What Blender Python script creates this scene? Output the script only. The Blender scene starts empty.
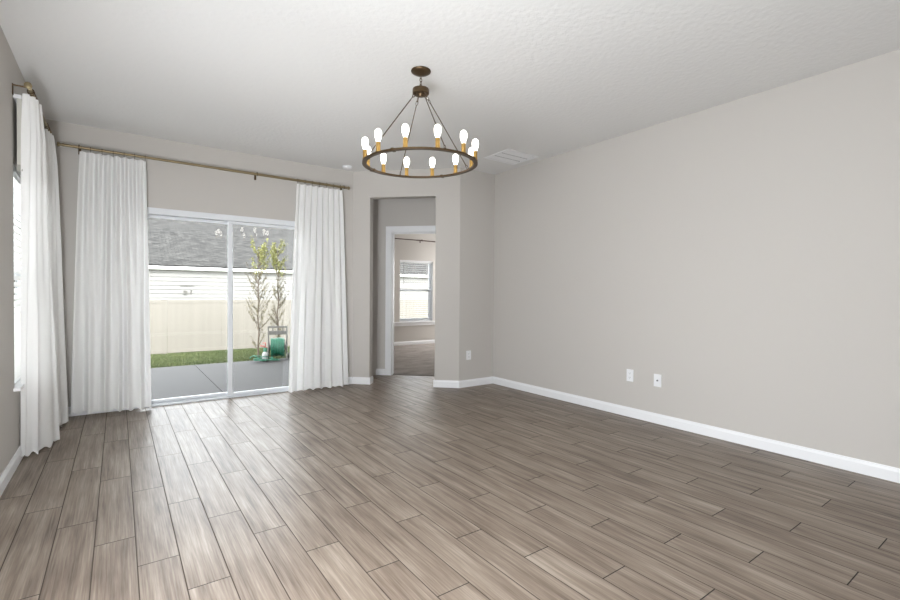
import bpy, bmesh, math, random
import numpy as np
from mathutils import Vector, Matrix
C = bpy.data.collections.new('place'); bpy.context.scene.collection.children.link(C)
sc = bpy.context.scene
PI = math.pi; S2 = math.sqrt(.5)
# ------------------------------------------------------------------ camera
cam = bpy.data.cameras.new('camera'); camo = bpy.data.objects.new('camera', cam); C.objects.link(camo)
cam.sensor_fit = 'HORIZONTAL'; cam.sensor_width = 36.0; cam.lens = 461.7855/900*36
cam.clip_start = .02; cam.clip_end = 300
Fv = Vector((.5835063, .81199629, -.0135065)); Rv = Vector((.81210573, -.58346782, .00704176)); Uv = Rv.cross(Fv)
camo.matrix_world = Matrix(((Rv.x, Uv.x, -Fv.x, .561), (Rv.y, Uv.y, -Fv.y, 0), (Rv.z, Uv.z, -Fv.z, 1.175), (0, 0, 0, 1)))
sc.camera = camo
# ------------------------------------------------------------------ sky, sun, lights, exposure
sc.view_settings.view_transform = 'Standard'; sc.view_settings.look = 'None'
sc.view_settings.exposure = 0.1; sc.view_settings.gamma = 1.0; sc.view_settings.use_curve_mapping = False
w = bpy.data.worlds.new('sky'); sc.world = w; w.use_nodes = True
wn = w.node_tree.nodes; wl = w.node_tree.links
bgn = wn['Background']; sky = wn.new('ShaderNodeTexSky'); sky.sky_type = 'NISHITA'; sky.sun_disc = False
sky.sun_elevation = math.radians(48); sky.sun_rotation = math.radians(170); sky.air_density = 1.0; sky.dust_density = 3.0
mixc = wn.new('ShaderNodeMix'); mixc.data_type = 'RGBA'; mixc.inputs[0].default_value = .75
wl.new(sky.outputs[0], mixc.inputs[6]); mixc.inputs[7].default_value = (5.4, 5.3, 5.15, 1)
wl.new(mixc.outputs[2], bgn.inputs[0]); bgn.inputs[1].default_value = 1.85

def lamp(name, kind, loc, direction, energy, color=(1, 1, 1), size=1, size_y=None):
    l = bpy.data.lights.new(name, kind); l.energy = energy; l.color = color
    if kind == 'AREA':
        l.shape = 'RECTANGLE'; l.size = size; l.size_y = size_y or size
    if kind == 'SUN': l.angle = math.radians(3)
    o = bpy.data.objects.new(name, l); C.objects.link(o); o.location = loc
    o.rotation_euler = Vector(direction).to_track_quat('-Z', 'Y').to_euler()
    return o
lamp('sun', 'SUN', (0, -5, 10), (-.15, .75, -.62), 1.9, (1, .96, .9))
def spot(name, loc, direction, energy, cone, rad, color=(1, 1, 1)):
    o = lamp(name, 'SPOT', loc, direction, energy, color); o.data.spot_size = math.radians(cone); o.data.spot_blend = .8; o.data.shadow_soft_size = rad; return o
# added fill spots beside and behind the camera, not fixtures of the room
spot('fill_spot_near', (.3, 1.0, .3), (1.05, 3.9, 1.65), 180, 70, .14, (.97, .985, 1))
spot('fill_spot_rear', (.35, -2.3, .45), (.5, 2.0, 1.2), 30, 95, .12, (.97, .985, 1))
# added area fills, no window there: left wall beside the camera, unseen bedroom corner
lamp('fill_area_left', 'AREA', (.04, 1.4, 1.15), (1, .22, .0), 232, (.93, .965, 1), 2.4, 1.3)
lamp('fill_area_bedroom', 'AREA', (7.3, 8.95, 1.35), (-.8, -1, -.05), 130, (1, .985, .97), 1.0, 1.5)

# ------------------------------------------------------------------ materials
def mat(name, col, rough=.6, metal=0, spec=.5):
    m = bpy.data.materials.new(name); m.use_nodes = True
    b = m.node_tree.nodes['Principled BSDF']
    b.inputs['Base Color'].default_value = (*lin(col), 1); b.inputs['Roughness'].default_value = rough
    b.inputs['Metallic'].default_value = metal; b.inputs['Specular IOR Level'].default_value = spec
    return m
def lin(c):
    return tuple((v/255/12.92 if v/255 < .04045 else ((v/255+.055)/1.055)**2.4) for v in c)
class N:
    def __init__(s, m): s.t = m.node_tree; s.n = s.t.nodes; s.l = s.t.links; s.b = s.n['Principled BSDF']
    def new(s, k, **kw):
        n = s.n.new(k)
        for a, v in kw.items(): setattr(n, a, v)
        return n
    def math(s, op, a, b=None, c=None):
        n = s.n.new('ShaderNodeMath'); n.operation = op
        for i, v in enumerate((a, b, c)):
            if v is None: continue
            if isinstance(v, (int, float)): n.inputs[i].default_value = v
            else: s.l.new(v, n.inputs[i])
        return n.outputs[0]
    def pos(s): return s.new('ShaderNodeNewGeometry').outputs['Position']
    def noise(s, vec, scale, detail=3, rough=.5):
        n = s.new('ShaderNodeTexNoise'); n.inputs['Scale'].default_value = scale
        n.inputs['Detail'].default_value = detail; n.inputs['Roughness'].default_value = rough
        s.l.new(vec, n.inputs['Vector']); return n.outputs['Fac']
    def ramp(s, fac, stops):
        r = s.new('ShaderNodeValToRGB'); e = r.color_ramp.elements
        e[0].position, e[0].color = stops[0][0], (*lin(stops[0][1]), 1)
        e[1].position, e[1].color = stops[-1][0], (*lin(stops[-1][1]), 1)
        for p, c in stops[1:-1]:
            q = e.new(p); q.color = (*lin(c), 1)
        s.l.new(fac, r.inputs[0]); return r.outputs[0]
    def scale(s, vec, xyz):
        n = s.new('ShaderNodeVectorMath', operation='MULTIPLY'); s.l.new(vec, n.inputs[0]); n.inputs[1].default_value = xyz
        return n.outputs[0]
    def bump(s, h, strength, dist):
        n = s.new('ShaderNodeBump'); n.inputs['Strength'].default_value = strength; n.inputs['Distance'].default_value = dist
        s.l.new(h, n.inputs['Height']); s.l.new(n.outputs[0], s.b.inputs['Normal'])
def painted(name, col, bscale, bstr, dist, rough=.75):
    m = mat(name, col, rough, spec=.25); n = N(m); p = n.pos()
    n.bump(n.noise(p, bscale, 4), bstr, dist); return m
M = {}
M['wall'] = painted('warm_grey_paint', (197, 193, 188), 130, .06, .002)
M['ceil'] = painted('white_ceiling_texture', (229, 229, 228), 30, .4, .009, .85)
M['trim'] = mat('white_trim_paint', (238, 239, 241), .35)
M['vinyl'] = mat('white_vinyl_frame', (228, 231, 235), .4)
M['plate'] = mat('white_plastic', (235, 236, 238), .35)
M['slot'] = mat('dark_slot', (90, 90, 92), .6)
M['brass'] = mat('brushed_brass', (200, 162, 96), .35, 1)
M['rod'] = mat('antique_gold_metal', (148, 134, 104), .45, .7)
M['bronze'] = mat('dark_bronze', (92, 75, 55), .4, .8)
M['darkrod'] = mat('dark_brown_metal', (66, 44, 36), .45, .5)
M['grey_plastic'] = mat('grey_plastic', (78, 77, 74), .6)
M['black'] = mat('black_rubber', (38, 38, 40), .6)
M['hose'] = mat('green_hose_vinyl', (14, 84, 64), .5)
M['red'] = mat('dark_red_plastic', (150, 52, 50), .5)
M['bark'] = mat('grey_brown_bark', (84, 74, 64), .9)
M['leafy'] = mat('yellow_green_leaf', (130, 132, 76), .6)
M['leafd'] = mat('olive_leaf', (104, 98, 74), .6)
M['soffit'] = mat('soffit_panel', (130, 128, 122), .8)
M['siding'] = mat('cream_white_siding', (112, 112, 111), .7)
M['stucco'] = mat('exterior_stucco', (214, 208, 198), .9)

# curtain cloth
m = bpy.data.materials.new('white_linen_cloth'); m.use_nodes = True; nt = m.node_tree; nt.nodes.remove(nt.nodes['Principled BSDF'])
d = nt.nodes.new('ShaderNodeBsdfDiffuse'); t = nt.nodes.new('ShaderNodeBsdfTranslucent'); mx = nt.nodes.new('ShaderNodeMixShader')
d.inputs[0].default_value = (.9, .9, .89, 1); t.inputs[0].default_value = (.96, .96, .96, 1); mx.inputs[0].default_value = .15
ww = nt.nodes.new('ShaderNodeTexNoise'); ww.inputs['Scale'].default_value = 260; bp = nt.nodes.new('ShaderNodeBump')
bp.inputs['Strength'].default_value = .12; bp.inputs['Distance'].default_value = .001
gg = nt.nodes.new('ShaderNodeNewGeometry'); nt.links.new(gg.outputs['Position'], ww.inputs['Vector'])
nt.links.new(ww.outputs['Fac'], bp.inputs['Height']); nt.links.new(bp.outputs[0], d.inputs['Normal'])
nt.links.new(d.outputs[0], mx.inputs[1]); nt.links.new(t.outputs[0], mx.inputs[2])
nt.links.new(mx.outputs[0], nt.nodes['Material Output'].inputs[0]); M['cloth'] = m
# window glass
def glass(name, tint):
    m = bpy.data.materials.new(name); m.use_nodes = True; nt = m.node_tree; nt.nodes.remove(nt.nodes['Principled BSDF'])
    tr = nt.nodes.new('ShaderNodeBsdfTransparent'); tr.inputs[0].default_value = (*tint, 1)
    gl = nt.nodes.new('ShaderNodeBsdfGlossy'); gl.inputs['Roughness'].default_value = .0
    fr = nt.nodes.new('ShaderNodeFresnel'); fr.inputs[0].default_value = 1.45; mx = nt.nodes.new('ShaderNodeMixShader')
    nt.links.new(fr.outputs[0], mx.inputs[0]); nt.links.new(tr.outputs[0], mx.inputs[1]); nt.links.new(gl.outputs[0], mx.inputs[2])
    nt.links.new(mx.outputs[0], nt.nodes['Material Output'].inputs[0]); return m
M['glass'] = glass('clear_window_glass', (.96, .975, .97))
# lit bulb
m = bpy.data.materials.new('lit_bulb_glass'); m.use_nodes = True; b = m.node_tree.nodes['Principled BSDF']
b.inputs['Base Color'].default_value = (.9, .9, .9, 1); b.inputs['Emission Color'].default_value = (1, .95, .86, 1); b.inputs['Emission Strength'].default_value = 6.0
M['bulb'] = m
# wood-look plank tile floor
m = mat('wood_look_plank_tile', (128, 114, 102), .3); n = N(m); p = n.pos(); PWD = .1563
sep = n.new('ShaderNodeSeparateXYZ'); n.l.new(p, sep.inputs[0]); X, Y = sep.outputs[0], sep.outputs[1]
kx = n.math('DIVIDE', X, PWD); k = n.math('FLOOR', kx); fx = n.math('SUBTRACT', kx, k)
st = n.math('FLOORED_MODULO', n.math('SUBTRACT', k, 2), 3)
yy = n.math('DIVIDE', n.math('ADD', n.math('SUBTRACT', Y, 2.963), n.math('MULTIPLY', st, .3)), .8985)
j = n.math('FLOOR', yy); fy = n.math('SUBTRACT', yy, j)
dx = n.math('MULTIPLY', n.math('MINIMUM', fx, n.math('SUBTRACT', 1, fx)), PWD)
dy = n.math('MULTIPLY', n.math('MINIMUM', fy, n.math('SUBTRACT', 1, fy)), .8985)
dist = n.math('MINIMUM', dx, dy)
gr = n.new('ShaderNodeMapRange', interpolation_type='SMOOTHSTEP'); n.l.new(dist, gr.inputs[0]); gr.inputs[1].default_value = .0015; gr.inputs[2].default_value = .003
plank = gr.outputs[0]
idv = n.new('ShaderNodeCombineXYZ'); n.l.new(k, idv.inputs[0]); n.l.new(j, idv.inputs[1])
wnz = n.new('ShaderNodeTexWhiteNoise', noise_dimensions='3D'); n.l.new(idv.outputs[0], wnz.inputs[0])
off = n.new('ShaderNodeVectorMath', operation='MULTIPLY_ADD'); n.l.new(wnz.outputs['Color'], off.inputs[0]); off.inputs[1].default_value = (7, 11, 0); n.l.new(p, off.inputs[2])
g1 = n.noise(n.scale(off.outputs[0], (26, 1.3, 1)), 1.0, 5, .6)
g2 = n.noise(n.scale(off.outputs[0], (150, 3.5, 1)), 1.0, 3, .6)
g3 = n.noise(n.scale(off.outputs[0], (7, 2.2, 1)), 1.0, 3, .5)
gsum = n.math('ADD', n.math('ADD', n.math('MULTIPLY', g1, .5), n.math('MULTIPLY', g2, .3)), n.math('MULTIPLY', g3, .2))
gsum = n.math('ADD', gsum, n.math('MULTIPLY', n.math('SUBTRACT', wnz.outputs['Value'], .5), .035))
wood = n.ramp(gsum, [(.36, (84, 71, 61)), (.46, (118, 104, 92)), (.54, (137, 124, 111)), (.64, (163, 150, 137))])
mixg = n.new('ShaderNodeMix', data_type='RGBA'); n.l.new(plank, mixg.inputs[0]); gc = n.new('ShaderNodeMix', data_type='RGBA'); n.l.new(n.math('LESS_THAN', dy, dx), gc.inputs[0]); gc.inputs[6].default_value = (*lin((72, 62, 54)), 1); gc.inputs[7].default_value = (*lin((40, 35, 31)), 1)
n.l.new(gc.outputs[2], mixg.inputs[6])
n.l.new(wood, mixg.inputs[7]); n.l.new(mixg.outputs[2], n.b.inputs['Base Color'])
rr = n.math('SUBTRACT', .43, n.math('MULTIPLY', g2, .1)); n.l.new(n.math('ADD', rr, n.math('MULTIPLY', n.math('SUBTRACT', 1, plank), .4)), n.b.inputs['Roughness'])
n.bump(n.math('ADD', plank, n.math('MULTIPLY', gsum, .35)), .35, .0015); n.b.inputs['Specular IOR Level'].default_value = .31
M['tile'] = m
# carpet, concrete, lawn, shingles, fence
m = mat('grey_brown_carpet', (150, 140, 131), .95, spec=.1); n = N(m); p = n.pos()
n.l.new(n.ramp(n.math('ADD', n.math('MULTIPLY', n.noise(n.scale(p, (.8, 1.3, 1)), 4, 3), .5), n.math('MULTIPLY', n.noise(p, 90, 3), .4)), [(.35, (126, 119, 114)), (.65, (160, 153, 148))]), n.b.inputs['Base Color'])
n.bump(n.noise(p, 160, 3), .8, .01); M['carpet'] = m
m = mat('grey_concrete', (176, 178, 182), .85); n = N(m); p = n.pos()
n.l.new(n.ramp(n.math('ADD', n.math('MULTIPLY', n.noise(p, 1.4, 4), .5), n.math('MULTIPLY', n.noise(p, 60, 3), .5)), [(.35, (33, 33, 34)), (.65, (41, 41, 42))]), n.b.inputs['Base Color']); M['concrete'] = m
m = mat('lawn_soil_and_turf', (110, 124, 62), .95, spec=.1); n = N(m); p = n.pos()
n.l.new(n.ramp(n.math('ADD', n.math('MULTIPLY', n.noise(p, 2.5, 4), .6), n.math('MULTIPLY', n.noise(p, 50, 3), .4)), [(.35, (46, 54, 32)), (.5, (60, 67, 40)), (.66, (76, 78, 54))]), n.b.inputs['Base Color']); n.bump(n.noise(p, 70, 3), .6, .03); M['lawn'] = m
m = mat('grass_blade_green', (112, 130, 60), .8, spec=.2); n = N(m); p = n.pos()
n.l.new(n.ramp(n.noise(p, 3, 4), [(.3, (48, 62, 36)), (.7, (80, 86, 54))]), n.b.inputs['Base Color']); M['grass'] = m
m = mat('grey_asphalt_shingles', (130, 129, 130), .95, spec=.1); n = N(m); tc = n.new('ShaderNodeTexCoord').outputs['Object']
br = n.new('ShaderNodeTexBrick'); n.l.new(n.scale(tc, (1, 1, 0)), br.inputs['Vector']); br.inputs['Scale'].default_value = 1
br.inputs['Brick Width'].default_value = .3; br.inputs['Row Height'].default_value = .16; br.inputs['Mortar Size'].default_value = .012; br.inputs['Bias'].default_value = 0
br.inputs['Color1'].default_value = (*lin((57, 57, 57)), 1); br.inputs['Color2'].default_value = (*lin((76, 76, 75)), 1); br.inputs['Mortar'].default_value = (*lin((37, 37, 37)), 1)
mm = n.new('ShaderNodeMix', data_type='RGBA', blend_type='OVERLAY'); mm.inputs[0].default_value = .7; n.l.new(br.outputs[0], mm.inputs[6])
n.l.new(n.ramp(n.noise(n.scale(tc, (1.5, 6, 1)), 2.2, 5, .8), [(.36, (40, 40, 42)), (.64, (200, 200, 200))]), mm.inputs[7]); n.l.new(mm.outputs[2], n.b.inputs['Base Color']); M['shingle'] = m
m = mat('tan_vinyl_fence', (232, 222, 196), .55); n = N(m); p = n.pos()
n.l.new(n.ramp(n.noise(n.scale(p, (6.5, 1, .05)), 1, 1), [(.4, (107, 104, 98)), (.6, (111, 108, 102))]), n.b.inputs['Base Color']); M['fence'] = m

# ------------------------------------------------------------------ mesh helpers
class MB:
    def __init__(s, mtx=None): s.bm = bmesh.new(); s.m = mtx or Matrix()
    def box(s, a, b, m=None):
        a, b = [min(u, v) for u, v in zip(a, b)], [max(u, v) for u, v in zip(a, b)]
        T = s.m @ (m or Matrix())
        vs = [s.bm.verts.new(T @ Vector((x, y, z))) for x in (a[0], b[0]) for y in (a[1], b[1]) for z in (a[2], b[2])]
        for f in ((0, 1, 3, 2), (4, 6, 7, 5), (0, 4, 5, 1), (2, 3, 7, 6), (0, 2, 6, 4), (1, 5, 7, 3)): s.bm.faces.new([vs[i] for i in f])
        return s
    def prism(s, pts, z0, z1):
        lo = [s.bm.verts.new(s.m @ Vector((x, y, z0))) for x, y in pts]; hi = [s.bm.verts.new(s.m @ Vector((x, y, z1))) for x, y in pts]
        s.bm.faces.new(lo[::-1]); s.bm.faces.new(hi); k = len(pts)
        for i in range(k): s.bm.faces.new((lo[i], lo[(i+1) % k], hi[(i+1) % k], hi[i]))
        return s
    def extr(s, prof, A, B, U, V):   # a profile (u, v) swept from A to B
        A, B, U, V = map(Vector, (A, B, U, V)); r = []
        for P in (A, B): r.append([s.bm.verts.new(s.m @ (P+U*u+V*v)) for u, v in prof])
        k = len(prof); s.bm.faces.new(r[0][::-1]); s.bm.faces.new(r[1])
        for i in range(k): s.bm.faces.new((r[0][i], r[0][(i+1) % k], r[1][(i+1) % k], r[1][i]))
        return s
    def lathe(s, prof, c=(0, 0, 0), seg=20, mtx=None):
        T = s.m @ Matrix.Translation(c) @ (mtx or Matrix()); rings = []
        for r, z in prof:
            if r < 1e-6: rings.append([s.bm.verts.new(T @ Vector((0, 0, z)))])
            else: rings.append([s.bm.verts.new(T @ Vector((r*math.cos(2*PI*i/seg), r*math.sin(2*PI*i/seg), z))) for i in range(seg)])
        for a, b in zip(rings, rings[1:]):
            for i in range(seg):
                j = (i+1) % seg
                if len(a) == 1 and len(b) == 1: continue
                if len(a) == 1: s.bm.faces.new((a[0], b[i], b[j]))
                elif len(b) == 1: s.bm.faces.new((a[i], a[j], b[0]))
                else: s.bm.faces.new((a[i], a[j], b[j], b[i]))
        if len(rings[0]) > 1: s.bm.faces.new(rings[0][::-1])
        if len(rings[-1]) > 1: s.bm.faces.new(rings[-1])
        return s
    def tube(s, pts, r, seg=8, closed=False, cap=True):
        pts = [Vector(p) for p in pts]; n = len(pts); rad = r if isinstance(r, (list, tuple)) else [r]*n; rings = []; up = None
        for i, p in enumerate(pts):
            if closed: t = pts[(i+1) % n]-pts[i-1]
            else: t = pts[min(i+1, n-1)]-pts[max(i-1, 0)]
            t.normalize()
            if up is None:
                up = Vector((0, 0, 1)) if abs(t.z) < .9 else Vector((1, 0, 0))
            a = t.cross(up).normalized(); up = a.cross(t).normalized()
            rings.append([s.bm.verts.new(s.m @ (p+(a*math.cos(2*PI*k/seg)+up*math.sin(2*PI*k/seg))*rad[i])) for k in range(seg)])
        rng = range(n if closed else n-1)
        for i in rng:
            A, B = rings[i], rings[(i+1) % n]
            for k in range(seg): s.bm.faces.new((A[k], A[(k+1) % seg], B[(k+1) % seg], B[k]))
        if cap and not closed: s.bm.faces.new(rings[0][::-1]); s.bm.faces.new(rings[-1])
        return s
    def torus(s, c, R, r, nrm=(0, 0, 1), seg=24, rs=8, sy=1):
        q = Vector(nrm).to_track_quat('Z', 'Y').to_matrix()
        return s.tube([Vector(c)+q @ Vector((R*math.cos(2*PI*i/seg), R*sy*math.sin(2*PI*i/seg), 0)) for i in range(seg)], r, rs, True)
    def build(s, name, material, parent=None, bevel=0, smooth=False):
        bmesh.ops.recalc_face_normals(s.bm, faces=s.bm.faces)
        if bevel: bmesh.ops.bevel(s.bm, geom=s.bm.edges[:], offset=bevel, segments=2, profile=.6, affect='EDGES', clamp_overlap=True)
        me = bpy.data.meshes.new(name); s.bm.to_mesh(me); s.bm.free(); me.materials.append(material)
        o = bpy.data.objects.new(name, me); C.objects.link(o)
        if parent: o.parent = parent
        if smooth:
            for p in me.polygons: p.use_smooth = True
            me.set_sharp_from_angle(angle=math.radians(40))
        return o
def empty(name, loc=(0, 0, 0), rz=0):
    o = bpy.data.objects.new(name, None); C.objects.link(o); o.location = loc; o.rotation_euler = (0, 0, rz); o.empty_display_size = .1; return o
def tag(o, label, cat, group=None, kind=None):
    o['label'] = label; o['category'] = cat
    if group: o['group'] = group
    if kind: o['kind'] = kind
    return o
def struct(o, label, cat='wall'): return tag(o, label, cat, kind='structure')
def copy_tree(o, parent=None):
    c = o.copy(); C.objects.link(c); c.parent = parent
    for ch in list(o.children): copy_tree(ch, c)
    return c

# ------------------------------------------------------------------ plan (metres)
H = 2.74; W = 4.5745; B = 5.586; B3 = 4.599; D1 = (3.0245, B); D2 = (4.0115, B3)
def uv(u, v): return (S2*(u+v), S2*(v-u))         # diagonal frame: u runs along the angled wall, v goes through it
V0 = (D1[0]+D1[1])*S2; V1 = V0+.69
def frame(p0, p1, outward=1):                      # local x along the wall, local y outwards
    a = Vector((p1[0]-p0[0], p1[1]-p0[1], 0)); L = a.length; a.normalize(); nrm = Vector((-a.y, a.x, 0))*outward
    m = Matrix(((a.x, nrm.x, 0, p0[0]), (a.y, nrm.y, 0, p0[1]), (0, 0, 1, 0), (0, 0, 0, 1))); return m, L
def wall(name, label, p0, p1, outward, th=.13, holes=(), z1=H, mt='wall', ext=(0, 0)):
    m, L = frame(p0, p1, outward); mb = MB(m); s = -ext[0]
    for a, b, za, zb in sorted(holes):
        mb.box((s, 0, 0), (a, th, z1))
        if za > 0: mb.box((a, 0, 0), (b, th, za))
        if zb < z1: mb.box((a, 0, zb), (b, th, z1))
        s = b
    mb.box((s, 0, 0), (L+ext[1], th, z1))
    return struct(mb.build(name, M[mt]), label)
uL = (3.187-5.423)*S2; uR = (3.792-4.818)*S2       # opening of the angled wall
uDL = (3.757-5.874)*S2; uDR = uDL+.81
# ---- floors
struct(MB().prism([(-.15, -3.15), (8.2, -3.15), (8.2, 9.2), (3.47, 9.2), (3.47, 5.74), (-.15, 5.74)], -.1, 0).build('floor', M['tile']), 'grey-brown wood-look plank tile floor of the living room', 'floor')
cv = V1+.055; a0 = uv(-2.0, cv); a1 = uv(-.2, cv)
struct(MB().prism([a0, a1, (8.0, a1[1]), (8.0, 9.07), (3.6, 9.07), (3.6, a0[1])], 0, .009).build('floor_bedroom', M['carpet']), 'grey-brown carpet of the bedroom beyond the doorway', 'floor')
struct(MB().prism([(-.13, -3.13), (8.13, -3.13), (8.13, 9.2), (3.47, 9.2), (3.47, 5.72), (-.13, 5.72)], H, H+.15).build('ceiling', M['ceil']), 'white textured ceiling', 'ceiling')
struct(MB().prism([(-.5, -3.5), (8.5, -3.5), (8.5, 9.5), (3.3, 9.5), (3.3, 6.05), (-.5, 6.05)], H+.15, H+.4).build('roof', M['shingle']), 'flat shell of the roof above the ceiling', 'roof')
# ---- walls
LW = (4.17, 5.07, .53, 2.03)
wall('wall_left', 'warm grey left wall with a window behind white curtains', (0, -3), (0, B), 1, holes=[(LW[0]+3, LW[1]+3, LW[2], LW[3])], ext=(.13, .15))
SX0, SX1, SZ = .65, 2.47, 2.03
wall('wall_back', 'warm grey back wall around the sliding glass door', (0, B), D1, 1, .15, [(SX0, SX1, -.0, SZ)])
wall('wall_diagonal', 'angled wall with a tall cased-free opening', D1, D2, 1, .12, [(uL-D1u, uR-D1u, 0, 2.4) for D1u in [(D1[0]-D1[1])*S2]])
wall('wall_alcove', 'short wall with an outlet between the angled wall and the right wall', D2, (W, B3), 1, .12, ext=(0, .12))
wall('wall_right', 'long plain warm grey right wall', (W, -3), (W, B3), -1, .13, ext=(.13, 0))
wall('wall_rear', 'rear wall behind the camera', (0, -3), (W, -3), -1, .13)
wall('wall_hall_left', 'left side wall of the small hall behind the opening', uv(-1.85, V0+.12), uv(-1.85, V1+.12), 1, .12)
wall('wall_hall_right', 'right side wall of the small hall behind the opening', uv(-.43, V0+.12), uv(-.43, V1), 1, .12)
wall('wall_hall_back', 'hall wall holding the bedroom doorway', uv(-1.85, V1), uv(-.2, V1), 1, .12, [(uDL+1.85-.02, uDR+1.85+.02, 0, 2.06)])
wall('wall_bedroom_left', 'left wall of the bedroom', (3.6, 6.0), (3.6, 9.07), 1, .13, ext=(0, .13))
BWX = (5.69, 6.58, .53, 1.93)
wall('wall_bedroom_window', 'bedroom wall with a window', (3.6, 9.07), (8.0, 9.07), 1, .15, [(BWX[0]-3.6, BWX[1]-3.6, BWX[2], BWX[3])], ext=(.13, .13))
wall('wall_bedroom_right', 'right wall of the bedroom', (8.0, a1[1]-.2), (8.0, 9.07), -1, .13)
wall('wall_bedroom_front', 'near wall of the bedroom', uv(-.25, V1+.05), (8.0, uv(-.25, V1+.05)[1]), -1, .12)
# ---- baseboards
BP = [(0, 0), (.014, 0), (.014, .066), (.011, .074), (.008, .08), (.006, .09), (0, .09)]
def base(name, label, p0, p1, side, e=(0, 0)):
    A = Vector((*p0, 0)); Bp = Vector((*p1, 0)); d = (Bp-A).normalized(); nrm = Vector((-d.y, d.x, 0))*side
    struct(MB().extr(BP, A-d*e[0], Bp+d*e[1], nrm, (0, 0, 1)).build(name, M['trim']), label, 'baseboard')
k = .0058
base('baseboard_left', 'white baseboard of the left wall', (0, -3), (0, B), -1)
base('baseboard_back', 'white baseboard left of the sliding door', (0, B), (SX0, B), -1)
base('baseboard_back_right', 'white baseboard between the sliding door and the angled wall', (SX1, B), D1, -1, (0, -k))
base('baseboard_diagonal_left', 'short white baseboard left of the opening', D1, uv(uL, V0), -1, (-k, .014))
base('baseboard_jamb', 'baseboard return on the left side of the opening', uv(uL, V0), uv(uL, V0+.12), -1)
base('baseboard_diagonal_right', 'short white baseboard right of the opening', uv(uR, V0), D2, -1, (.014, k))
base('baseboard_jamb_right', 'baseboard return on the right side of the opening', uv(uR, V0), uv(uR, V0+.12), 1)
base('baseboard_alcove', 'white baseboard of the short wall', D2, (W, B3), -1, (k, 0))
base('baseboard_right', 'long white baseboard of the right wall', (W, -3), (W, B3), 1)
base('baseboard_rear', 'baseboard of the rear wall', (0, -3), (W, -3), 1)
base('baseboard_hall', 'white baseboard of the hall beside the door casing', uv(-1.85, V1), uv(uDL-.09, V1), -1)
base('baseboard_bedroom', 'white baseboard under the bedroom window', (3.6, 9.07), (8.0, 9.07), -1)
base('baseboard_bedroom_left', 'baseboard of the bedroom left wall', (3.6, 6.2), (3.6, 9.07), -1)

# ---- bedroom doorway: casing and jambs
m, L = frame(uv(-1.85, V1), uv(-.2, V1), 1); a, b2 = uDL+1.85, uDR+1.85
dr = struct(empty('door_1'), 'white cased doorway from the hall to the bedroom', 'doorway')
for sy, y0, y1 in ((1, -.018, 0), (2, .12, .138)):
    for s0, s1 in ((a-.085, a+.004), (b2-.004, b2+.085)): MB(m).box((s0, y0, 0), (s1, y1, 2.045)).build('casing', M['trim'], dr, bevel=.004)
    MB(m).box((a-.085, y0, 2.045), (b2+.085, y1, 2.13)).build('casing', M['trim'], dr, bevel=.004)
MB(m).box((a-.02, -.001, 0), (a, .121, 2.06)).box((b2, -.001, 0), (b2+.02, .121, 2.06)).box((a-.02, -.001, 2.04), (b2+.02, .121, 2.06)).build('jamb', M['trim'], dr)
MB(m).box((a, .05, 0), (a+.012, .085, 2.04)).box((b2-.012, .05, 0), (b2, .085, 2.04)).box((a, .05, 2.028), (b2, .085, 2.04)).build('door_stop', M['trim'], dr)

# ---- sliding glass door
sd = struct(empty('door_2', (SX0, B, 0)), 'white framed two-panel sliding glass patio door', 'sliding door')
q = -.65; WD = SX1-SX0
MB().box((0, .0, .0), (.045, .13, SZ)).box((WD-.045, .0, 0), (WD, .13, SZ)).box((.045, .0, SZ-.062), (WD-.045, .13, SZ)).build('frame', M['vinyl'], sd, bevel=.003)
MB().box((.045, -.012, 0), (WD-.045, .13, .014)).box((.045, .03, .014), (WD-.045, .036, .022)).box((.045, .085, .014), (WD-.045, .091, .022)).build('sill_track', M['vinyl'], sd, bevel=.002)
def panel(name, x0, x1, y0, r0, r1):
    pb = MB(); y1 = y0+.034; zb, zt = .024, SZ-.066
    pb.box((x0, y0, zb), (x0+r0, y1, zt)).box((x1-r1, y0, zb), (x1, y1, zt)).box((x0+r0, y0, zb), (x1-r1, y1, zb+.026)).box((x0+r0, y0, zt-.03), (x1-r1, y1, zt))
    po = pb.build(name, M['vinyl'], sd, bevel=.003)
    MB().box((x0+r0-.004, y0+.014, zb+.022), (x1-r1+.004, y0+.020, zt-.026)).build('pane', M['glass'], po)
    return po
panel('fixed_panel', .045, .962, .07, .05, .045)
pp = panel('sliding_panel', .902, WD-.045, .016, .045, .05)
MB().box((.914, .004, .93), (.932, .016, 1.08)).build('handle', M['vinyl'], pp, bevel=.003)

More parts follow.
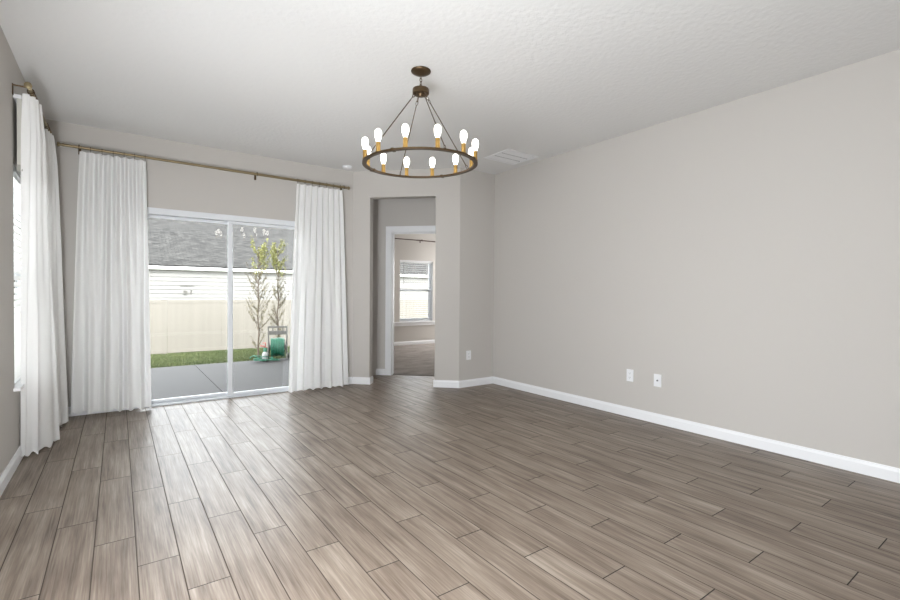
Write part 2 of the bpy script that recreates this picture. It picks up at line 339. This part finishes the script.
# ---- bedroom and left windows
def window(name, label, mtx, w, z0, z1, depth, slat_n, sill_ext, casing):
    wd = struct(empty(name), label, 'window')
    MB(mtx).box((0, depth-.06, z0), (.035, depth, z1)).box((w-.035, depth-.06, z0), (w, depth, z1)).box((.035, depth-.06, z1-.035), (w-.035, depth, z1)).box((.035, depth-.06, z0), (w-.035, depth, z0+.035)).build('window_frame', M['vinyl'], wd, bevel=.002)
    zm = (z0+z1)/2+.02
    s1 = MB(mtx).box((.035, depth-.05, z0+.035), (.06, depth-.03, zm+.02)).box((w-.06, depth-.05, z0+.035), (w-.035, depth-.03, zm+.02)).box((.06, depth-.05, zm-.02), (w-.06, depth-.03, zm+.02)).box((.06, depth-.05, z0+.035), (w-.06, depth-.03, z0+.07)).build('lower_sash', M['vinyl'], wd, bevel=.002)
    MB(mtx).box((.055, depth-.042, z0+.065), (w-.055, depth-.038, zm-.015)).build('pane', M['glass'], s1)
    MB(mtx).box((.03, depth-.022, zm-.01), (w-.03, depth-.018, z1-.03)).build('upper_pane', M['glass'], wd)
    MB(mtx).box((-sill_ext, -.035, z0-.02), (w+sill_ext, depth-.06, z0+.001)).build('window_sill', M['trim'], wd, bevel=.004)
    if casing:
        MB(mtx).box((-.0-.06, -.012, z0), (0, 0, z1+.06)).box((w, -.012, z0), (w+.06, 0, z1+.06)).box((0, -.012, z1), (w, 0, z1+.06)).build('casing', M['trim'], wd, bevel=.003)
    return wd
def blind(mtx, w, z0, z1, n, ctr, label, wand, tilt=0):
    bl = tag(empty('window_blind'), label, 'blind')
    MB(mtx).box((.01, ctr-.028, z1-.05), (w-.01, ctr+.028, z1-.002)).build('headrail', M['trim'], bl, bevel=.003)
    sb = MB(mtx); 
    for i in range(n):
        z = z0+.03+(z1-.09-z0)*i/(n-1); sb.box((.012, ctr-.024, z-.0012), (w-.012, ctr+.024, z+.0012), Matrix.Translation((0, ctr, z)) @ Matrix.Rotation(tilt, 4, 'X') @ Matrix.Translation((0, -ctr, -z)))
    sb.build('slats', M['cloth' if tilt else 'trim'], bl)
    MB(mtx).box((.01, ctr-.024, z0+.002), (w-.01, ctr+.024, z0+.016)).build('bottom_rail', M['trim'], bl, bevel=.002)
    cb = MB(mtx)
    for s in (.14, w-.14):
        for e in (-.0245, .0245): cb.box((s-.0008, ctr+e-.0006, z0+.01), (s+.0008, ctr+e+.0006, z1-.05))
    cb.build('ladder_cord', M['trim'], bl)
    if wand: MB(mtx).tube([mtx.inverted() @ mtx @ Vector((wand[0], ctr-.034, z1-.05)), Vector((wand[0], ctr-.034, wand[1]))], .005, 6).build('wand', M['grey_plastic'], bl)
mB, _ = frame((BWX[0], 9.07), (BWX[1], 9.07), 1)
window('window_1', 'bedroom window seen through the doorway', mB, .89, .53, 1.93, .15, 0, .2, False)
MB(mB).box((-.15, -.016, .44), (1.04, 0, .508)).build('apron', M['trim'], bpy.data.objects['window_1'], bevel=.003)
MB(mB).box((-.001, .002, .53), (.004, .09, 1.93)).box((.886, .002, .53), (.891, .09, 1.93)).box((.004, .002, 1.925), (.886, .09, 1.931)).build('reveal_lining', M['trim'], bpy.data.objects['window_1'])
blind(mB, .89, .535, 1.93, 29, .045, 'open white slat blind in the bedroom window', (.11, 1.39))
mL, _ = frame((0, LW[0]), (0, LW[1]), 1)
window('window_2', 'left wall window behind the curtains', mL, .90, LW[2], LW[3], .13, 0, .04, False)
blind(mL, .90, LW[2]+.005, LW[3], 31, .035, 'white slat blind in the left wall window behind the curtain', None, math.radians(48))

rs = tag(empty('roman_shade', (.03, LW[0], 2.0)), 'white fabric shade folded up high behind the left wall curtains', 'shade')
MB().box((-.012, 0, .012), (.014, .90, .45)).build('shade_cloth', mat('off_white_shade_cloth', (206, 204, 196), .9), rs, bevel=.004)
MB().box((-.014, 0, -.03), (.016, .90, .012)).build('hem_bar', mat('grey_beige_bar', (166, 164, 156), .6), rs, bevel=.003)
MB().box((-.03, 0, .45), (.012, .90, .475)).build('headrail', M['trim'], rs, bevel=.004)

# ------------------------------------------------------------------ curtain rods
def rod_set(name, label, A, Bp, walln, offs, bracket_s, r=.0125):
    A, Bp = Vector(A), Vector(Bp); d = (Bp-A).normalized(); L = (Bp-A).length; nw = Vector(walln)
    t = tag(empty(name, A), label, 'curtain rod')
    def loc(s): return d*s
    MB().tube([loc(.02), loc(L-.02)], r, 14).build('rod', M['rod'], t, smooth=True)
    MB().tube([loc(L*.47), loc(L-.03)], r+.0018, 14).build('outer_sleeve', M['rod'], t, smooth=True)
    for s, sg in ((0, -1), (L, 1)):
        P = loc(s); MB().tube([P-d*sg*.03, P-d*sg*.024, P-d*sg*.022, P-d*sg*.004, P-d*sg*.002, P+d*sg*.012, P+d*sg*.016], [r+.003, r+.004, r*.9, r*.9, r+.008, r+.008, r+.002], 16).build('finial', M['rod'], t, smooth=True)
    for s in bracket_s:
        P = loc(s); Wp = P+nw*offs
        bb = MB(); bb.tube([Wp+Vector((0, 0, .02)), P+Vector((0, 0, .02))], .005, 8)
        side = d*.012; pz = .045
        c = [Wp-nw*.004]
        bx = Matrix((( d.x, nw.x, 0, Wp.x), (d.y, nw.y, 0, Wp.y), (0, 0, 1, Wp.z), (0, 0, 0, 1)))
        bb.box((-.011, -.006, -pz), (.011, -.001, pz*.6), bx); bb.torus(P, r+.004, .003, d, 16, 6)
        bb.tube([P+Vector((0, 0, .02)), P+Vector((0, 0, r))], .005, 8)
        bb.build('bracket', M['bronze'], t, smooth=True)
    return t
rod_set('curtain_rod', 'antique gold curtain rod above the sliding glass door', (.13, B-.1, 2.505), (2.915, B-.1, 2.495), (0, 1, 0), .1, (.14, 1.70, 2.73))
rod_set('curtain_rod', 'short antique gold curtain rod on the left wall', (.09, 4.05, 2.505), (.09, 5.12, 2.505), (-1, 0, 0), .09, (.1, .97))
rod_set('curtain_rod', 'dark brown curtain rod above the bedroom window', (5.15, 8.97, 2.385), (7.1, 8.97, 2.385), (0, 1, 0), .1, (.1, 1.065, 1.85), .011)
bd = [o for o in C.objects if o.type == 'EMPTY' and o.get('label', '').startswith('dark brown')][0]
for ch in bd.children:
    ch.data.materials[0] = M['darkrod']

# ------------------------------------------------------------------ curtains
def curtain(label, top, bot, nrm_t, nrm_b, z1, z0, npl, seed, at=.022, ab=.04, nf=6, lift=None, sag=0):
    """top / bot: polylines in plan (x, y) the cloth follows; nrm: amplitude directions"""
    rnd = random.Random(seed); NU, NV = 260, 70
    def along(pl, s):
        n = len(pl)-1; f = min(s*n, n-1e-6); i = int(f); f -= i
        return Vector(pl[i]).lerp(Vector(pl[i+1]), f)
    ph = [rnd.uniform(0, 2*PI) for _ in range(8)]
    verts = []; faces = []
    for j in range(NV+1):
        t = (j/NV)**1.0   # 0 top .. 1 bottom
        pinch = max(0, 1-t/.10)
        for i in range(NU+1):
            s = i/NU
            # the fold pattern drifts sideways and merges going down
            k = min(1, t*1.5)
            fs = s+.012*math.sin(5*s+ph[0]+2.0*t)
            hi = math.sin(2*PI*npl*fs+ph[1])
            hi = math.copysign(abs(hi)**.8, hi)
            lo = .7*math.sin(2*PI*nf*(fs+.025*math.sin(2.2*t+ph[2])+.02*math.sin(9*s+ph[5]))+ph[3])+.22*math.sin(2*PI*(nf*1.7)*fs+ph[4]+1.2*t)+.3*math.sin(2*PI*nf*.43*fs+ph[7])
            A = (1-k)*at*(1-.35*pinch)*hi + k*(ab*(.55+.45*t)*lo + .35*at*hi*max(0, 1-t*1.6))
            # pinch pleat header: a narrow tuck at each pleat
            tuck = pinch*.010*abs(math.sin(PI*npl*s))**6
            P = along(top, s).lerp(along(bot, s), t**.85)
            nr = Vector(nrm_t).lerp(Vector(nrm_b), t).normalized()
            P = P+nr*(A-tuck)
            z = z1+(z0-z1)*t + (.006*math.sin(PI*npl*s)**2*pinch)
            if t > .9: z += (t-.9)*10*(.010*math.sin(2*PI*nf*s*1.3+ph[5])+.006*math.sin(40*s+ph[6])+(lift or 0)*(1-s))
            verts.append((P.x, P.y, z))
    for j in range(NV):
        for i in range(NU):
            a = j*(NU+1)+i; faces.append((a, a+1, a+NU+2, a+NU+1))
    # thickness
    me = bpy.data.meshes.new('curtain'); me.from_pydata(verts, [], faces); me.materials.append(M['cloth'])
    for p in me.polygons: p.use_smooth = True
    o = bpy.data.objects.new('curtain', me); C.objects.link(o)
    return tag(o, label, 'curtain', 'white curtains')
def rings(o, pts, axis, z):
    for p in pts:
        MB().torus((p[0], p[1], z), .0185, .0022, axis, 18, 6).tube([(p[0], p[1], z-.018), (p[0], p[1], z-.046)], .0018, 5).build('curtain_ring', M['bronze'], o, smooth=True)
yb = B-.1
c = curtain('white curtain hanging at the left end of the sliding glass door', [(.275, yb), (.785, yb)], [(.205, yb-.03), (.83, yb-.02)], (0, 1), (0, 1), 2.465, .018, 8, 3, .026, .040, 6, .03)
rings(c, [(.27+i*.085, yb) for i in range(7)], (1, 0, 0), 2.503)
c = curtain('white curtain at the right end of the sliding door beside the angled wall', [(2.27, yb), (2.83, yb)], [(2.18, yb-.0), (2.915, yb-.01)], (0, 1), (0, 1), 2.455, .012, 8, 11, .026, .040, 6, .0)
rings(c, [(2.28+i*.088, yb) for i in range(7)], (1, 0, 0), 2.498)
c = curtain('white curtain nearest the camera on the left wall', [(.064, 4.11), (.118, 4.18), (.13, 4.36)], [(.012, 4.32), (.09, 4.40), (.192, 4.70)], (1, -.1), (1, -.45), 2.47, .018, 4, 5, .016, .015, 3, 0)
rings(c, [(.09, 4.17+i*.05) for i in range(4)], (0, 1, 0), 2.503)
c = curtain('white curtain on the left wall next to the room corner', [(.09, 4.88), (.12, 5.1)], [(.11, 4.88), (.2, 5.36)], (1, -.1), (1, -.2), 2.465, .018, 4, 8, .026, .02, 3, 0)
rings(c, [(.09, 4.9+i*.05) for i in range(4)], (0, 1, 0), 2.503)

# ------------------------------------------------------------------ chandelier
CX, CY = 2.29, 2.775; zr = 2.083
ch = tag(empty('chandelier', (CX, CY, H)), 'round wagon-wheel chandelier of bronze and brass with twelve lit bulbs', 'chandelier')
vd = math.atan2(-CY, .561-CX)                      # direction from the chandelier towards the camera
MB().lathe([(0, -.001), (.068, -.001), (.070, -.006), (.068, -.012), (.052, -.022), (.03, -.03), (.012, -.034), (0, -.034)], seg=32).build('canopy', M['bronze'], ch, smooth=True)
zh = 2.612-H
def link(mb, c, R, r, rot, tilt=None):
    ax = Vector((math.cos(rot), math.sin(rot), 0)) if tilt is None else tilt
    q = ax.to_track_quat('Z', 'Y').to_matrix()
    pts = []
    for i in range(16):
        a = 2*PI*i/16; v = Vector((math.cos(a)*R*.6, math.sin(a)*R, 0))
        pts.append((v.x, v.y))
    up = Vector((0, 0, 1)); sd_ = ax.cross(up).normalized(); up = sd_.cross(ax).normalized()
    mb.tube([Vector(c)+sd_*x+up*y for x, y in pts], r, 6, True)
cm = MB()
for i, z in enumerate((-.046, -.067, -.088, -.109)): link(cm, (0, 0, z), .014, .0024, i*PI/2)
cm.build('chain', M['bronze'], ch, smooth=True)
MB().lathe([(0, zh+.006), (.012, zh+.006), (.014, zh), (.056, zh-.001), (.058, zh-.006), (.058, zh-.034), (.054, zh-.038), (.024, zh-.04), (.018, zh-.055), (0, zh-.056)], seg=32).build('hub', M['bronze'], ch, smooth=True)
rz_ = zr-H; SEG = 96
def tl(v):                                          # the wheel hangs slightly out of level
    t_ = v.x*math.cos(vd)+v.y*math.sin(vd); r_ = -v.x*math.sin(vd)+v.y*math.cos(vd)
    return Vector((v.x, v.y, v.z-.02*t_+.018*r_))
rm = MB(); prof = [(.374, -.006), (.403, -.006), (.403, .006), (.374, .006)]; rr_ = []
for i in range(SEG):
    a = 2*PI*i/SEG; rr_.append([rm.bm.verts.new(tl(Vector((r*math.cos(a), r*math.sin(a), rz_+z)))) for r, z in prof])
for i in range(SEG):
    A_, B_ = rr_[i], rr_[(i+1) % SEG]
    for k2 in range(4): rm.bm.faces.new((A_[k2], A_[(k2+1) % 4], B_[(k2+1) % 4], B_[k2]))
ring = rm.build('ring', M['bronze'], ch, smooth=True)
for k2 in range(4):
    a = vd+math.radians(-26+90*k2); mt = Matrix.Translation(tl(Vector((.39*math.cos(a), .39*math.sin(a), 0)))-Vector((.39*math.cos(a), .39*math.sin(a), 0))) @ Matrix.Rotation(a, 4, 'Z')
    MB(mt).box((.370, -.010, rz_-.009), (.407, .010, rz_+.009)).build('ring_joint', M['bronze'], ch, bevel=.002)
    a = vd+math.radians(24+90*k2); d_ = Vector((math.cos(a), math.sin(a), 0))
    P0 = d_*.045+Vector((0, 0, zh-.045)); P1 = tl(d_*.388+Vector((0, 0, rz_+.008))); dr_ = (P1-P0).normalized()
    rb = MB(); rb.tube([P0+dr_*.055, P1-dr_*.03], .0032, 8)
    perp = dr_.cross(Vector((-d_.y, d_.x, 0))).normalized()
    for c_, ax in ((P0+dr_*.014, Vector((-d_.y, d_.x, 0))), (P0+dr_*.038, perp), (P1-dr_*.018, Vector((-d_.y, d_.x, 0)))):
        sdv = ax.cross(dr_).normalized()
        rb.tube([c_+sdv*math.cos(2*PI*i/14)*.008+dr_*math.sin(2*PI*i/14)*.016 for i in range(14)], .0022, 6, True)
    rb.tube([P0-dr_*.012, P0+dr_*.004], .004, 8); rb.tube([P1-dr_*.004, P1+dr_*.004], .006, 8)
    rb.build('suspension_rod', M['bronze'], ch, smooth=True)
proto = None
for k2 in range(12):
    a = vd+math.radians(15+30*k2+1.0); P = tl(Vector((.388*math.cos(a), .388*math.sin(a), rz_+.006)))
    if proto is None:
        so = MB().lathe([(0, 0), (.018, 0), (.018, .004), (.0145, .006), (.0145, .062), (.013, .064), (0, .064)], seg=18).build('candle_socket', M['brass'], ch, smooth=True)
        MB().lathe([(0, .062), (.0125, .064), (.013, .072), (.018, .086), (.0215, .098), (.0225, .108), (.0225, .122), (.0205, .134), (.015, .142), (.008, .147), (0, .1485)], seg=20).build('bulb', M['bulb'], so, smooth=True)
        proto = so
    else: so = copy_tree(proto, ch)
    so.location = P

# ------------------------------------------------------------------ ceiling vent, smoke detector, outlets
vt = tag(empty('ceiling_vent', (4.205, 3.895, H)), 'square white air vent with three louvre bands set in the ceiling', 'vent')
vx, vy = .235, .205
MB().box((-vx, -vy, -.008), (vx, -vy+.03, 0)).box((-vx, vy-.03, -.008), (vx, vy, 0)).box((-vx, -vy+.03, -.008), (-vx+.03, vy-.03, 0)).box((vx-.03, -vy+.03, -.008), (vx, vy-.03, 0)).build('frame', M['trim'], vt, bevel=.002)
lb = MB()
for b0 in (-.1205, 0, .1205):
    for i in range(7):
        y = b0-.045+i*.015; lb.box((-vx+.04, y-.007, -.0012), (vx-.04, y+.007, .0), Matrix.Translation((0, 0, -.003)) @ Matrix.Translation((0, y, 0)) @ Matrix.Rotation(-.18, 4, 'X') @ Matrix.Translation((0, -y, 0)))
lb.build('louvers', M['trim'], vt)
MB().box((-vx+.02, -vy+.02, -.0006), (vx-.02, vy-.02, -.0001)).build('backing', mat('grey_vent_interior', (120, 120, 118), .8), vt)
sm = tag(empty('smoke_detector', (2.86, 5.40, H)), 'small round white detector on the ceiling above the right curtain', 'smoke detector')
MB().lathe([(0, 0), (.058, 0), (.058, -.012), (.052, -.026), (.03, -.03), (0, -.03)], seg=28).build('housing', M['trim'], sm, smooth=True)
MB().lathe([(0, -.029), (.010, -.029), (.010, -.0325), (0, -.0325)], seg=14).build('test_button', M['plate'], sm)
def outlet(label, P, xdir, nrm, coax):
    x = Vector(xdir); nn = Vector(nrm); mt = Matrix(((x.x, nn.x, 0, 0), (x.y, nn.y, 0, 0), (0, 0, 1, 0), (0, 0, 0, 1)))
    t = tag(empty('wall_jack' if coax else 'wall_outlet', P), label, 'outlet')
    MB(mt).box((-.036, 0, -.058), (.036, .006, .058)).build('cover_plate', M['plate'], t, bevel=.002)
    if coax:
        MB(mt).lathe([(0, 0), (.008, 0), (.008, .003), (.005, .003), (.005, .012), (0, .012)], (0, .006, 0), 12, Matrix.Rotation(-PI/2, 4, 'X')).build('jack', M['slot'], t)
    else:
        for z in (.021, -.021):
            r = MB(mt).box((-.0165, .005, z-.0145), (.0165, .0085, z+.0145)).build('receptacle', M['plate'], t, bevel=.002)
            MB(mt).box((-.008, .0080, z-.003), (-.0055, .0090, z+.007)).box((.0055, .0080, z-.003), (.008, .0090, z+.007)).box((-.002, .008, z-.010), (.002, .009, z-.006)).build('slots', M['slot'], r)
    MB(mt).lathe([(0, 0), (.0028, 0), (.002, .0012), (0, .0014)], (0, .006, .047 if coax else 0), 10, Matrix.Rotation(-PI/2, 4, 'X')).build('screw', M['plate'], t)
outlet('white double outlet on the short wall by the corner', (4.16, B3, .40), (1, 0, 0), (0, -1, 0), False)
outlet('white double outlet on the long right wall, farther of the two plates', (W, 2.595, .40), (0, -1, 0), (-1, 0, 0), False)
outlet('white cable jack plate with a centre socket on the long right wall', (W, 2.314, .394), (0, -1, 0), (-1, 0, 0), True)

# ------------------------------------------------------------------ outdoors
def top_z(y): return -.13 if y < 9.22 else (-.13-(min(y, 15)-9.22)/5.78*.43)
ps = MB().box((-3, 5.74, -.25), (1.645, 9.22, -.11)).box((1.655, 5.74, -.25), (3.47, 9.22, -.11)).box((1.645, 5.74, -.25), (1.655, 9.22, -.12)).box((3.47, 9.21, -.25), (5.2, 9.22, -.11))
struct(ps.build('patio', M['concrete']), 'grey concrete patio slab outside the sliding door', 'patio')
lw = MB(); xs = (-14, 24); ys = (9.22, 11, 13, 15, 34); rows = []
for y in ys: rows.append([lw.bm.verts.new((x, y, top_z(y))) for x in xs])
for r1, r2 in zip(rows, rows[1:]): lw.bm.faces.new((r1[0], r1[1], r2[1], r2[0]))
struct(lw.build('ground', M['lawn']), 'lawn ground between the patio and the fence', 'ground')
rnd = np.random.default_rng(4); NG = 26000
gx = rnd.uniform(.4, 8.5, NG); gy = 9.222+5.4*rnd.uniform(0, 1, NG)**1.2; vs = []; fs = []
keep = gx < .8+(gy*.40)+.6
gx, gy = gx[keep], gy[keep]
for x, y in zip(gx, gy):
    z = top_z(y)-.005; h = rnd.uniform(.03, .07); a = rnd.uniform(0, PI); ww_ = .006; lx, ly = rnd.normal(0, .018, 2); i = len(vs)
    ca, sa = math.cos(a)*ww_, math.sin(a)*ww_
    vs += [(x-ca, y-sa, z), (x+ca, y+sa, z), (x+lx*.4+ca*.7, y+ly*.4+sa*.7, z+h*.6), (x+lx*.4-ca*.7, y+ly*.4-sa*.7, z+h*.6), (x+lx, y+ly, z+h)]
    fs += [(i, i+1, i+2, i+3), (i+3, i+2, i+4)]
me = bpy.data.meshes.new('grass'); me.from_pydata(vs, [], fs); me.materials.append(M['grass'])
go = bpy.data.objects.new('grass', me); C.objects.link(go); tag(go, 'strip of short green grass beyond the patio slab', 'grass', kind='stuff')
# fence
FY = 15.0; zb = -.56; zt = .98
fe = tag(empty('fence', (0, FY, zb)), 'tan vinyl privacy fence across the back of the yard', 'fence')
HF = zt-zb; PX = 1.66-.0; px0 = 1.60
fp = (px0-2.4*4)
for i in range(10):
    x0 = fp+i*2.4; x1 = x0+2.4
    pn = MB(); n_ = 15; wd = (2.4-.12)/n_
    for s in range(n_):
        xa = x0+.066+s*wd; pn.box((xa+.0015, -.012, .06), (xa+wd-.0015, .012, HF-.11)); pn.box((xa-.0015, -.008, .06), (xa+.0015, .008, HF-.11))
    pn.build('board_panel', M['fence'], fe)
    for ra, rb_ in ((HF-.12, HF-.03), (.03, .12)): MB().box((x0+.07, -.018, ra), (x1-.06, .018, rb_)).build('rail', M['fence'], fe, bevel=.003)
    MB().box((x0-.06, -.014, -.05), (x0+.06, .10, HF-.03)).build('post', M['fence'], fe, bevel=.004)
    MB().lathe([(.088, 0), (.088, .01), (0, .03)], (x0, .043, HF-.03), 4, Matrix.Rotation(PI/4, 4, 'Z')).build('post_cap', M['fence'], fe)
# neighbour's house
HY = 24.5; EZ = 2.19
nh = tag(empty('neighbor_house', (4, HY, -.42)), 'white lap-sided single-storey house with a grey shingle roof behind the fence', 'house')
sdm = MB(); z = 0; lap = .19; xa, xb = -16, 22; g = []
zz = []; k2 = 0
while z < EZ+.42:
    zz += [(-.03, z), (0, z+lap)]; z += lap
vv = [[sdm.bm.verts.new((x, y, z_)) for y, z_ in zz] for x in (xa, xb)]
for i in range(len(zz)-1): sdm.bm.faces.new((vv[0][i], vv[1][i], vv[1][i+1], vv[0][i+1]))
sdm.box((xa, .0, 0), (xb, 10, EZ+.3)).build('siding_wall', M['siding'], nh)
ez = EZ+.42
MB().box((xa-.5, -.15, ez-.02), (xb+.5, -.0, ez+.01)).build('soffit', M['soffit'], nh)
MB().extr([(0, 0), (-.06, 0), (-.12, .06), (-.13, .15), (0, .15)], (xa-.5, -.15, ez-.02), (xb+.5, -.15, ez-.02), (0, 1, 0), (0, 0, 1)).build('gutter', M['trim'], nh)
sl = math.radians(25); RL = 10.5
mr = Matrix.Translation((0, -.26, ez+.14)) @ Matrix.Rotation(sl, 4, 'X')
ro = MB().box((xa-.5, 0, 0), (xb+.5, RL, .05)).build('roof', M['shingle'], nh); ro.matrix_local = mr
bk = MB().box((xa-.5, 0, -.0), (xb+.5, RL, .05)).build('rear_roof', M['shingle'], nh)
bk.matrix_local = Matrix.Translation((0, -.26+2*RL*math.cos(sl), ez+.14)) @ Matrix.Rotation(PI, 4, 'Z') @ Matrix.Rotation(sl, 4, 'X')
vb = MB().box((-.26, -.07, .30), (.26, -.03, .33)).box((-.12, -.13, -.07), (.02, -.03, .07)).box((.16, -.06, -.09), (.20, -.03, .10))
v_ = vb.build('exterior_fixture', M['grey_plastic'], nh); v_.location = (-.86, 0, 1.58)

# young trees
def tree(label, x, y, hgt, seed, spread):
    rn = random.Random(seed); z0 = top_z(y)
    t = tag(empty('young_tree', (x, y, z0)), label, 'tree', 'young trees at the patio edge')
    st = MB(); lf = ([], []); lt = ([], [])
    def leaf(P, top):
        V, F = lt if top else lf; L = rn.uniform(.028, .045)*(1.2 if top else 1); q = Matrix.Rotation(rn.uniform(0, 2*PI), 3, 'Z') @ Matrix.Rotation(rn.uniform(-1.2, .9), 3, 'X') @ Matrix.Rotation(rn.uniform(-.6, .6), 3, 'Y')
        i = len(V)
        for v in ((0, 0, 0), (L*.22, L*.4, .004), (L*.2, L*.7, .002), (0, L, -.006), (-L*.2, L*.7, .002), (-L*.22, L*.4, .004)): V.append(tuple(P+q @ Vector(v)))
        F.append((i, i+1, i+2, i+3)); F.append((i, i+3, i+4, i+5))
    tr = [Vector((.02*math.sin(3*s+seed), .02*math.cos(2*s), hgt*.93*s/8)) for s in range(9)]
    st.tube(tr, [.016*(1-s/8)+.003 for s in range(9)], 7)
    for b in range(58):
        f = rn.uniform(.06, .93)**.9; base_ = Vector((.02*math.sin(3*f*8+seed), .02*math.cos(16*f), hgt*.93*f)); a = rn.uniform(0, 2*PI)
        L = spread*(1.1-.5*f)*(1 if f > .12 else .5)*rn.uniform(.6, 1.1); pts = [base_]; dirv = Vector((math.cos(a), math.sin(a), .75)).normalized()
        for s in range(5):
            dirv = (dirv+Vector((rn.uniform(-.18, .18), rn.uniform(-.18, .18), .22))).normalized(); pts.append(pts[-1]+dirv*L/5)
        st.tube(pts, [.006-.0008*s for s in range(6)], 5)
        top = f > .70
        nl = int((46 if top else 20)*rn.uniform(.7, 1.2))
        for s in range(nl):
            u = rn.uniform(.2, 1)*4.99; i = int(u); P = pts[i].lerp(pts[i+1], u-i); leaf(P+Vector((rn.gauss(0, .012), rn.gauss(0, .012), rn.gauss(0, .015))), top)
    st.build('trunk', M['bark'], t, smooth=True)
    for nm, (V, F), mt in (('lower_leaves', lf, 'leafd'), ('top_leaves', lt, 'leafy')):
        me = bpy.data.meshes.new(nm); me.from_pydata(V, [], F); me.materials.append(M[mt]); o = bpy.data.objects.new(nm, me); C.objects.link(o); o.parent = t
    return t
tree('slender young tree behind the hose reel cart, left of the two', 2.89, 9.95, 2.50, 3, .62)
tree('slender young tree with sparse leaves, right of the two behind the cart', 3.36, 10.25, 2.58, 9, .50)

# hose reel cart
hc = tag(empty('hose_reel_cart', (3.03, 9.06, -.11), math.radians(-17)), 'grey hose reel cart wound with green garden hose on the patio edge', 'hose reel')
fw, fh = .165, .63
for sx in (-1, 1):
    x = sx*fw
    MB().tube([(x, -.06, .03), (x, -.03, .2), (x, .02, .45), (x, .04, fh)], .013, 8).tube([(x, .17, .03), (x, .06, .3)], .011, 8).tube([(x, -.06, .03), (x, .17, .03)], .011, 8).build('side_frame', M['grey_plastic'], hc, smooth=True)
    MB().lathe([(0, -.014), (.05, -.014), (.055, -.008), (.055, .008), (.05, .014), (0, .014)], (x+sx*.03, .15, .055), 20, Matrix.Rotation(PI/2, 4, 'Y')).build('wheel', M['black'], hc, smooth=True)
tp = MB(); tp.box((-fw-.012, .028, fh-.02), (fw+.012, .052, fh+.015)).box((-fw-.012, .025, fh-.15), (fw+.012, .049, fh-.075))
for x in (-fw, -.09, 0, .09, fw): tp.box((x-.010, .027, fh-.08), (x+.010, .05, fh-.01))
tp.build('handle_panel', M['grey_plastic'], hc, bevel=.003)
MB().lathe([(.0, -fw+.01), (.135, -fw+.01), (.135, -fw+.018), (.05, -fw+.02), (.05, fw-.02), (.135, fw-.018), (.135, fw-.01), (0, fw-.01)], (0, .04, .24), 26, Matrix.Rotation(PI/2, 4, 'Y')).build('reel_drum', M['grey_plastic'], hc, smooth=True)
hs = MB(); pts = []
for lay, R_ in enumerate((.08, .105, .13, .152, .172)):
    nt_ = 9
    for i in range(nt_*20):
        a = 2*PI*i/20; f = i/(nt_*20); f = f if lay % 2 == 0 else 1-f
        Rj = R_+.006*math.sin(i*.9+lay*2); pts.append((-.122+.244*f, .04+Rj*math.cos(a), .24+Rj*math.sin(a)))
hs.tube(pts, .0105, 6).build('wound_hose', M['hose'], hc, smooth=True)
MB().tube([(-fw-.01, .04, .24), (-fw-.05, .04, .24), (-fw-.05, .0, .33), (-fw-.10, .0, .33)], .008, 8).build('crank_handle', M['red'], hc, smooth=True)
# loose hose on the slab
rn = random.Random(5); pts = []
for i in range(150):
    a = i*.23; q_ = i/149; R_ = .13+.05*math.sin(i*.041)+.02*math.sin(i*.37)
    pts.append((2.70+.10*math.sin(i*.027)+1.15*R_*math.cos(a), 8.93+.03*math.cos(i*.05)+.75*R_*math.sin(a), -.098+.10*(1+math.sin(i*.31+1))*.5*q_+.03*abs(math.sin(i*.11))))
tag(MB().tube(pts, .0085, 7).build('garden_hose', M['hose'], smooth=True), 'loose loops of green garden hose lying on the patio beside the reel cart', 'hose')
sp = tag(empty('sprayer_bottle', (2.78, 8.97, -.11)), 'small pale grey sprayer bottle with green collar among the loose hose loops', 'bottle')
MB().lathe([(0, 0), (.05, 0), (.055, .02), (.055, .13), (.04, .17), (.022, .19), (0, .19)], seg=20).build('tank', mat('pale_grey_plastic', (128, 130, 130), .5), sp, smooth=True)
MB().lathe([(0, .185), (.03, .185), (.032, .2), (.03, .24), (.018, .26), (0, .26)], seg=16).build('collar', M['hose'], sp, smooth=True)
MB().tube([(0, 0, .25), (-.02, -.01, .285), (-.09, -.02, .30)], .010, 8).build('nozzle', M['red'], sp, smooth=True)
MB().lathe([(.056, .0), (.058, .03), (.056, .03)], seg=20).build('base_ring', M['black'], sp, smooth=True)
